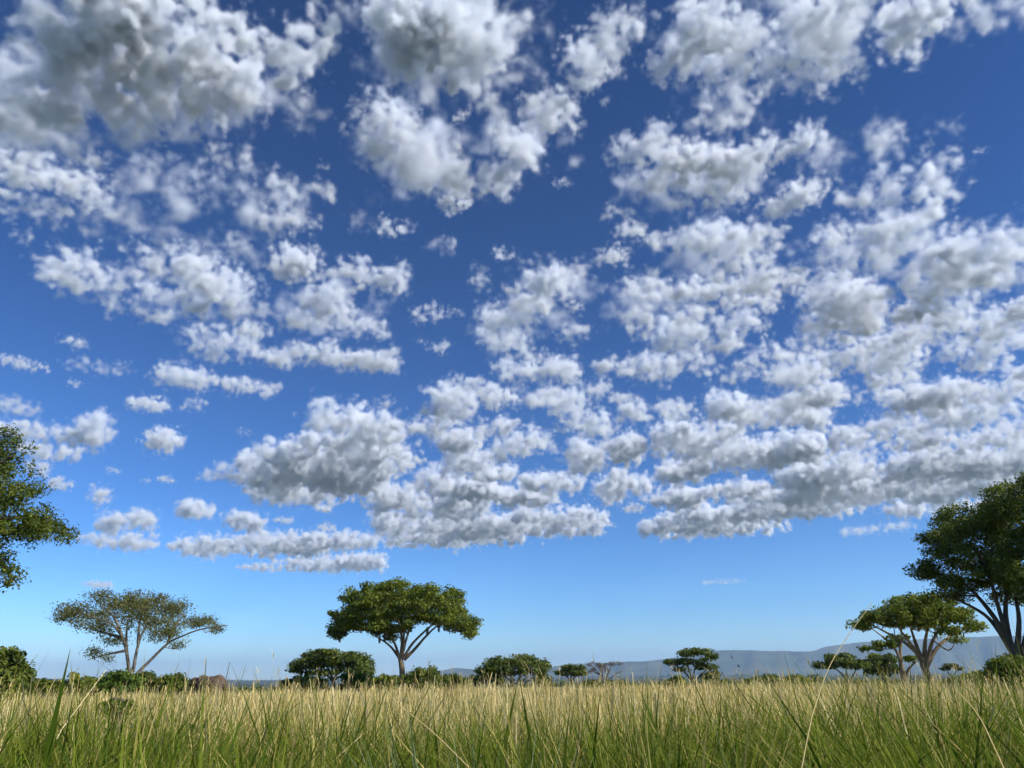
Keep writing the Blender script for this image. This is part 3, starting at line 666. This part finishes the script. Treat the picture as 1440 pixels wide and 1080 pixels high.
# image ellipses: (cx, cy, rx, ry, density)
CLOUDS = [
 # upper left
 (190,70,150,85,1),(290,105,90,65,1),(95,50,60,60,.9),(330,40,70,50,1),(400,85,58,48,1),(455,45,25,38,.9),
 (95,162,34,26,1),(30,140,55,60,.5),(50,250,90,38,1),(140,228,42,18,.8),(20,288,60,22,.6),
 (150,300,60,22,.35),(270,262,95,45,.45),(330,222,40,24,.7),(392,272,48,32,1),(445,270,24,18,.7),(398,312,48,24,.8),(455,232,14,8,.7),
 (30,335,14,13,.6),(105,385,48,32,1),(175,402,60,38,1),(245,372,60,34,.9),(200,442,50,16,.8),(312,402,52,40,1),(335,345,22,20,.5),(275,432,32,20,.9),
 (412,376,46,28,1),(425,165,24,32,.35),
 # top centre
 (620,50,112,66,1),(565,20,60,40,1),(690,140,32,32,.4),(545,190,58,52,.9),(590,240,50,38,.9),(640,240,22,36,1),(636,286,26,13,.9),(650,165,16,11,.6),(505,145,17,13,.7),
 (550,322,32,16,.9),(500,312,16,18,.3),(630,345,16,14,.3),
 (872,60,46,38,1),(822,105,52,46,1),(778,160,46,40,1),(730,212,50,38,1),(700,252,30,30,.9),(792,256,18,8,.6),(700,30,40,46,.35),(745,8,50,18,.3),
 # top right
 (955,92,52,36,1),(1000,40,60,50,1),(1080,62,112,62,1),(1142,92,40,48,.9),(1050,132,62,30,.8),(1165,18,60,28,.9),(1215,0,60,16,.6),
 (1292,42,50,40,1),(1330,8,40,20,.9),(1405,20,50,24,.35),(1020,165,50,28,.5),
 (908,208,54,34,1),(958,226,50,34,1),(1012,238,44,30,1),(1062,216,42,28,1),(1122,202,48,30,1),(930,252,42,28,.9),(1000,272,60,24,.8),(1160,220,28,30,.35),
 (1245,190,22,24,.7),(1305,210,15,14,.5),(1380,213,10,8,.5),(1132,276,32,22,.8),(1100,292,26,18,.8),
 (870,300,24,14,.9),(885,326,26,18,.9),(858,362,32,15,.8),(925,340,22,16,.9),(965,342,40,24,1),(1005,342,58,34,.8),(1062,332,46,22,1),(1030,372,52,24,.8),
 (1240,272,56,36,1),(1312,270,36,36,1),(1252,322,52,34,.9),(1190,335,46,38,.7),(1200,372,62,22,.8),
 (1350,352,56,36,1),(1402,382,62,40,1),(1320,396,42,24,.9),(1445,350,40,36,.9),
 # middle
 (700,360,22,13,.8),(674,392,20,24,.6),(736,370,16,13,.6),(770,396,50,30,1),(740,432,46,24,1),(705,452,40,24,.9),(812,386,22,20,.7),
 (910,410,46,28,.8),(878,442,26,20,.6),(1082,390,42,20,1),(1060,422,52,22,.9),(1195,420,62,38,1),(1180,455,52,26,.8),(1140,402,32,20,.8),
 (810,466,26,24,.8),(808,430,16,12,.7),(495,388,42,22,1),(545,395,36,20,1),(470,425,42,28,.9),(430,452,40,20,.9),(500,455,42,24,.9),(535,462,26,18,.8),
 (600,442,36,17,.8),(640,442,18,8,.3),(315,480,56,26,1),(355,465,26,18,.8),(345,440,30,18,.5),(390,505,26,15,1),(440,495,42,17,.9),(505,508,62,12,1),(550,495,22,10,.9),
 (250,530,42,19,1),(320,541,42,12,.9),(370,545,36,9,.9),(213,570,30,11,.9),(275,571,18,10,.5),
 # small ones, left
 (105,481,17,10,.8),(35,512,33,9,.8),(140,516,46,12,.8),(103,540,10,6,.7),(20,574,36,10,.6),(60,609,70,11,.9),(70,637,40,9,.9),(50,660,18,10,.4),
 (233,622,28,15,1),(340,607,15,8,.6),(85,681,18,8,.4),(140,697,16,10,.8),(160,662,11,6,.3),(205,676,8,5,.5),(232,674,12,5,.5),
 (160,735,20,11,.7),(200,733,22,11,.7),(170,762,52,9,.4),(272,718,30,10,.7),(540,565,16,11,.6),(625,490,20,12,.6),(595,480,14,7,.4),
 # left cluster of the bank
 (460,590,36,24,.8),(520,620,62,36,1),(450,650,60,30,1),(380,662,52,24,1),(338,666,42,11,.8),(400,690,56,17,.9),(545,650,42,26,1),(480,590,32,14,.8),(482,672,62,24,1),(430,702,42,9,.7),
 (300,668,22,8,.6),(455,716,12,5,.6),(345,735,30,11,.7),(290,770,50,11,.7),(370,766,62,13,.8),(430,766,42,14,.8),(402,732,16,6,.6),(460,742,16,7,.5),(500,762,42,11,.8),
 (460,794,80,9,.9),(395,799,60,6,.7),(505,790,40,9,1),(138,822,20,5,.5),
 # centre and right of the bank
 (640,562,46,26,1),(620,602,32,20,.9),(690,555,42,20,1),(725,520,40,26,1),(700,600,34,14,.8),(720,630,40,18,.9),(660,645,44,18,.9),(760,560,36,20,.8),(800,580,36,20,.9),(790,520,34,22,.9),(850,545,30,18,.8),
 (955,470,48,28,1),(1025,482,32,18,.9),(962,512,52,18,.7),(1090,502,52,24,.9),(1060,526,42,14,.7),(1240,500,62,34,1),(1190,512,42,18,.8),(1300,470,40,22,.8),(1382,490,62,28,1),(1410,455,50,24,.9),
 (1132,530,52,28,1),(1166,556,36,18,1),(1100,562,42,14,.7),(1020,576,52,22,1),(1072,592,52,18,.9),(945,576,26,14,.9),(890,582,32,17,.9),(878,522,18,10,.7),
 (1000,622,62,28,1),(942,618,44,22,.9),(1122,632,46,17,1),(1062,642,62,18,.9),(1210,612,42,16,1),(1262,600,52,18,.9),(1300,562,52,18,.9),(1362,585,60,20,.9),(1412,550,50,18,.9),(1250,555,44,16,.8),(1430,610,50,16,.9),
 (832,600,32,18,.9),(820,642,34,22,1),(752,622,32,17,.9),(780,680,50,13,.9),(880,682,46,14,1),(952,702,52,11,.9),(962,662,46,13,1),(880,640,30,14,.8),
 (560,700,50,16,.8),(600,742,82,15,1),(640,715,60,15,.9),(700,745,82,13,1),(800,728,62,11,.9),(662,690,62,15,.9),(740,700,50,13,.9),(700,668,40,12,.8),
 (1000,732,82,13,1),(1082,702,62,14,1),(1140,690,50,12,.9),(932,742,42,9,.9),(1030,690,50,11,.8),(1180,662,60,14,.9),(1252,680,102,18,.9),(1352,645,102,18,.9),(1300,622,60,11,.8),(1235,744,50,8,.35),(1320,712,70,9,.7),(1420,680,60,12,.7),
 (640,758,110,10,1),(560,766,40,7,.6),(765,744,100,9,1),(1000,744,110,9,1),(1120,716,100,11,1),(1260,692,120,13,1),(1390,660,100,15,1),(690,735,90,10,.9),(1050,722,80,9,.9),(1180,700,90,10,.9),(1020,818,34,5,.25),
]

BANK = [(590,545),(640,500),(700,470),(860,470),(900,440),(1000,400),(1100,370),(1240,420),(1460,420),(1500,640),(1400,690),(1290,720),(1180,705),(1060,735),(940,752),(850,732),(760,745),(640,766),(520,765),(500,740),(560,690),(590,620)]
def inside(px, py, poly):
    c = False
    for (xa, ya), (xb, yb) in zip(poly, poly[1:] + poly[:1]):
        if (ya > py) != (yb > py) and px < (xb - xa) * (py - ya) / (yb - ya) + xa: c = not c
    return c
_r = random.Random(5)
HOLES = [(985,530,40,14),(760,590,22,16),(690,600,24,10),(900,500,26,14),(870,610,14,14),(1075,470,22,12),(1300,520,30,12),(600,690,26,10),(1150,600,26,10),(830,690,20,8),(1330,540,24,10)]
_n = 0
while _n < 85:
    x, y = _r.uniform(500, 1500), _r.uniform(400, 770)
    if not inside(x, y, BANK) or any(((x - h[0]) / h[2]) ** 2 + ((y - h[1]) / h[3]) ** 2 < 1.6 for h in HOLES): continue
    k = (830 - y) / 330
    rx = _r.uniform(18, 44) * (0.55 + 0.55 * k)
    CLOUDS.append((x, y, rx, rx * _r.uniform(.38, .6), _r.uniform(.7, 1)))
    _n += 1

# thin grey veils hanging round and between the heavier clouds
VEILS = [(200,120,170,70,.36),(330,130,80,50,.34),(40,120,80,90,.34),(270,270,110,55,.38),(150,300,90,30,.32),(390,290,60,40,.3),(640,70,130,80,.34),(580,220,80,70,.36),(690,130,45,45,.3),
 (750,190,70,60,.34),(1060,80,150,80,.36),(1050,150,90,40,.36),(980,250,110,45,.36),(1160,220,40,36,.28),(1400,20,60,30,.3),(700,20,60,40,.28),(1240,200,34,30,.26),(1010,350,90,45,.36),(1220,350,90,50,.36),(1380,380,90,50,.34),
 (310,350,60,30,.3),(200,420,110,35,.32),(480,440,80,50,.3),(430,160,34,36,.26),(1330,180,30,20,.2),(760,420,90,50,.28),(900,430,60,40,.28),(500,310,24,22,.22),(620,350,26,18,.22)]
# torn-off scraps along the edges of the clouds
_r = random.Random(12)
for e in list(CLOUDS):
    if e[2] > 24 and e[1] < 640 and _r.random() < .75:
        for _ in range(2 if e[2] > 40 else 1):
            t = _r.uniform(0, 2 * math.pi); k = _r.uniform(.95, 1.12); q = _r.uniform(.16, .34)
            CLOUDS.append((e[0] + math.cos(t) * e[2] * k, e[1] + math.sin(t) * e[3] * k, e[2] * q, e[2] * q * _r.uniform(.45, .8), _r.uniform(.35, .85)))

def cloud_points(e, rng):
    cx, cyy, rx, ry, w = e
    w *= rng.uniform(.62, 1.05) * (1 + .4 * min(1, max(0, (cyy - 540) / 120)) + .3 * min(1, max(0, (260 - cyy) / 120)))
    if cyy > 540: ry *= 1 + .35 * min(1, (cyy - 540) / 120) * (ry > 8)
    d = ray(cx, cyy)
    el = math.asin(d.z)
    base = CLOUD_BASE - CAM.z
    D = (base + 60) / d.z
    a, v = rx * D / F0, ry * D / F0
    c = min(95.0, 0.75 * a, 0.85 * v / math.cos(el))
    b2 = v * v - (c * math.cos(el)) ** 2
    b = min(max(math.sqrt(max(b2, 0)) / math.sin(el), 0.45 * a, 0.8 * c), 2.2 * a + 40)
    ctr = CAM + d * ((base + max(c, 25)) / d.z)
    fwd = Vector((d.x, d.y, 0)).normalized()
    side = Vector((fwd.y, -fwd.x, 0))
    r = min(85.0, max(14.0, 0.7 * min(a, b, c * 1.2)))
    n = int(min(90, max(5, 3.0 * (a * b * c) / r ** 3)))
    pts = []
    for i in range(n):
        while True:
            p = rng.uniform(-1, 1, 3)
            if p @ p < 1: break
        z = p[2] if p[2] > 0 else p[2] * 0.5
        k = 0.6
        q = ctr + side * float(p[0] * max(a - k * r, a * .3)) + fwd * float(p[1] * max(b - k * r, b * .3))
        q.z += float(z) * max(c - k * r, 0.2 * c)
        pts.append((q, r * rng.uniform(0.8, 1.15), w))
    return pts

m_cloud = bpy.data.materials.new('cloud_vapour')
m_cloud.use_nodes = True
nt = m_cloud.node_tree
nt.nodes.clear()
out = nt.nodes.new('ShaderNodeOutputMaterial')
pv = nt.nodes.new('ShaderNodeVolumePrincipled')
pv.inputs['Color'].default_value = (.950, .974, 1, 1)
pv.inputs['Density'].default_value = 0.34
pv.inputs['Anisotropy'].default_value = 0.1
nt.links.new(pv.outputs[0], out.inputs['Volume'])

CELL, AMP, CUT, LOW, EDGE, POW = 1.05, 5.3, 0.577, -0.28, 1.65, 1.9
def cloud_group(voxel):
    g = bpy.data.node_groups.new('cloud_field', 'GeometryNodeTree')
    g.interface.new_socket('Geometry', in_out='INPUT', socket_type='NodeSocketGeometry')
    g.interface.new_socket('Geometry', in_out='OUTPUT', socket_type='NodeSocketGeometry')
    for nm in ('Min', 'Max'):
        g.interface.new_socket(nm, in_out='INPUT', socket_type='NodeSocketVector')
    g.interface.new_socket('Size', in_out='INPUT', socket_type='NodeSocketFloat')
    for nm in ('Res X', 'Res Y', 'Res Z'):
        g.interface.new_socket(nm, in_out='INPUT', socket_type='NodeSocketInt')
    N, L = g.nodes.new, g.links.new
    gi, go = N('NodeGroupInput'), N('NodeGroupOutput')
    def math_(op, a, b=None, c=None):
        n = N('ShaderNodeMath'); n.operation = op
        for i, v in enumerate((a, b, c)):
            if v is None: continue
            if isinstance(v, (int, float)): n.inputs[i].default_value = v
            else: L(v, n.inputs[i])
        return n.outputs[0]
    pos = N('GeometryNodeInputPosition').outputs[0]
    inv = math_('DIVIDE', 1.0, gi.outputs['Size'])
    # a slow warp of the sample position breaks up the round outlines
    wn = N('ShaderNodeTexNoise'); L(math_('MULTIPLY', inv, 0.5), wn.inputs['Scale']); wn.inputs['Detail'].default_value = 2
    L(pos, wn.inputs['Vector'])
    sub = N('ShaderNodeVectorMath'); sub.operation = 'SUBTRACT'; L(wn.outputs['Color'], sub.inputs[0]); sub.inputs[1].default_value = (.5, .5, .5)
    scl = N('ShaderNodeVectorMath'); scl.operation = 'MULTIPLY'; L(sub.outputs[0], scl.inputs[0])
    cmb = N('ShaderNodeCombineXYZ'); L(math_('MULTIPLY', gi.outputs['Size'], 1.1), cmb.inputs[0]); L(math_('MULTIPLY', gi.outputs['Size'], 1.1), cmb.inputs[1]); L(math_('MULTIPLY', gi.outputs['Size'], .5), cmb.inputs[2]); L(cmb.outputs[0], scl.inputs[1])
    add = N('ShaderNodeVectorMath'); add.operation = 'ADD'; L(pos, add.inputs[0]); L(scl.outputs[0], add.inputs[1])
    wpos = add.outputs[0]
    sn = N('GeometryNodeSampleNearest'); sn.domain = 'POINT'
    L(gi.outputs['Geometry'], sn.inputs['Geometry']); L(wpos, sn.inputs['Sample Position'])
    def samp(name, typ):
        at_ = N('GeometryNodeInputNamedAttribute'); at_.data_type = typ; at_.inputs['Name'].default_value = name
        s = N('GeometryNodeSampleIndex'); s.data_type = typ; s.domain = 'POINT'
        L(gi.outputs['Geometry'], s.inputs['Geometry']); L(at_.outputs['Attribute'], s.inputs['Value']); L(sn.outputs[0], s.inputs['Index'])
        return s.outputs[0]
    rad, wt = samp('cloud_radius', 'FLOAT'), samp('cloud_weight', 'FLOAT')
    sp = N('GeometryNodeSampleIndex'); sp.data_type = 'FLOAT_VECTOR'; sp.domain = 'POINT'
    L(gi.outputs['Geometry'], sp.inputs['Geometry']); L(pos, sp.inputs['Value']); L(sn.outputs[0], sp.inputs['Index'])
    ds = N('ShaderNodeVectorMath'); ds.operation = 'DISTANCE'; L(sp.outputs[0], ds.inputs[0]); L(wpos, ds.inputs[1])
    s = math_('SUBTRACT', 1.0, math_('DIVIDE', ds.outputs['Value'], rad))
    n1 = N('ShaderNodeTexNoise'); n1.name = 'fbm'; L(math_('MULTIPLY', inv, CELL), n1.inputs['Scale']); n1.inputs['Detail'].default_value = 5; n1.inputs['Roughness'].default_value = 0.52
    L(pos, n1.inputs['Vector'])
    v1 = N('ShaderNodeTexVoronoi'); L(math_('MULTIPLY', inv, 1.7), v1.inputs['Scale']); v1.inputs['Detail'].default_value = 0; v1.inputs['Roughness'].default_value = .6
    L(wpos, v1.inputs['Vector'])
    bil = math_('MULTIPLY', math_('SUBTRACT', 0.42, v1.outputs['Distance']), 0.3)
    nz = math_('MULTIPLY', math_('SUBTRACT', n1.outputs[0], CUT), AMP)
    f = math_('ADD', math_('ADD', s, nz), bil)
    # broad soft skirts that thin out to nothing, and a few dense cores inside them
    big = N('ShaderNodeTexNoise'); big.inputs['Scale'].default_value = 1 / 420; big.inputs['Detail'].default_value = 1
    L(pos, big.inputs['Vector'])
    f = math_('ADD', f, math_('MULTIPLY', math_('SUBTRACT', big.outputs[0], 0.5), 1.5))
    mr = N('ShaderNodeMapRange'); mr.interpolation_type = 'SMOOTHSTEP'
    L(f, mr.inputs['Value'])
    mr.inputs['From Min'].default_value = LOW; mr.inputs['From Max'].default_value = EDGE
    mr.inputs['To Min'].default_value = 0.0; mr.inputs['To Max'].default_value = 1.0
    den = math_('MULTIPLY', math_('POWER', mr.outputs[0], POW), math_('POWER', wt, 1.6))
    den = math_('MULTIPLY', den, math_('GREATER_THAN', den, 0.003))
    vc = N('GeometryNodeVolumeCube')
    L(den, vc.inputs['Density']); L(gi.outputs['Min'], vc.inputs['Min']); L(gi.outputs['Max'], vc.inputs['Max'])
    for ax in 'XYZ': L(gi.outputs['Res ' + ax], vc.inputs['Resolution ' + ax])
    sm = N('GeometryNodeSetMaterial'); L(vc.outputs[0], sm.inputs[0]); sm.inputs['Material'].default_value = m_cloud
    L(sm.outputs[0], go.inputs[0])
    return g

CG = None
def cloud_object(name, ells, voxel, seed):
    global CG
    CG = CG or cloud_group(voxel)
    rng = np.random.default_rng(seed)
    pts = [p for e in ells for p in cloud_points(e, rng)]
    me = bpy.data.meshes.new(name)
    me.from_pydata([tuple(p[0]) for p in pts], [], [])
    me.attributes.new('cloud_radius', 'FLOAT', 'POINT').data.foreach_set('value', [p[1] for p in pts])
    me.attributes.new('cloud_weight', 'FLOAT', 'POINT').data.foreach_set('value', [p[2] for p in pts])
    o = bpy.data.objects.new(name, me)
    COL.objects.link(o)
    P = np.array([tuple(p[0]) for p in pts])
    RR = max(p[1] for p in pts)
    lo, hi = P.min(0) - (RR + 30, RR + 30, RR * .8 + 12), P.max(0) + (RR + 30, RR + 30, RR + 15)
    md = o.modifiers.new('cloud_field', 'NODES')
    md.node_group = CG
    ids = {s.name: s.identifier for s in CG.interface.items_tree if s.in_out == 'INPUT'}
    md[ids['Min']] = tuple(lo); md[ids['Max']] = tuple(hi)
    rm = float(np.mean([p[1] for p in pts]))
    if len(pts) < 60: voxel = min(voxel, max(4.0, rm / 4.5))
    res = [int(max(4, (h - l) / voxel)) for l, h in zip(lo, hi)]
    md[ids['Size']] = float(np.mean([p[1] for p in pts]))
    for ax, k in zip('XYZ', res): md[ids['Res ' + ax]] = k
    veil = name == 'cloud_veil'
    tag(o, 'thin grey veil of cloud round the heavier clouds' if veil else 'broken white cloud with grey underside in the blue sky', 'cloud', 'thin veils between the clouds' if veil else 'broken clouds spread over the sky', 'stuff')
    me.materials.append(m_cloud)
    return o, np.prod(res) / 1e6

def clusters(ells, grow=0.92):
    """ellipses that touch in the sky belong to one cloud"""
    par = list(range(len(ells)))
    def find(i):
        while par[i] != i: i = par[i]
        return i
    for i in range(len(ells)):
        for j in range(i):
            a, b = ells[i], ells[j]
            if ((a[0] - b[0]) / (a[2] + b[2])) ** 2 + ((a[1] - b[1]) / (a[3] + b[3])) ** 2 < grow ** 2:
                par[find(i)] = find(j)
    out = {}
    for i in range(len(ells)): out.setdefault(find(i), []).append(ells[i])
    return list(out.values())

tot = 0
for i, (y0, y1, vox) in enumerate([(-300, 150, 5.5), (150, 300, 6.5), (300, 440, 8.0), (440, 560, 10.0), (560, 660, 12.0), (660, 900, 14.0)]):
    for k, cl in enumerate(clusters([e for e in CLOUDS if y0 <= e[1] < y1])):
        tot += cloud_object('cloud', cl, vox, 100 * i + k)[1]
for k, cl in enumerate(clusters(VEILS, .6)):
    tot += cloud_object('cloud_veil', cl, 9.0, 900 + k)[1]
print('voxels', tot)
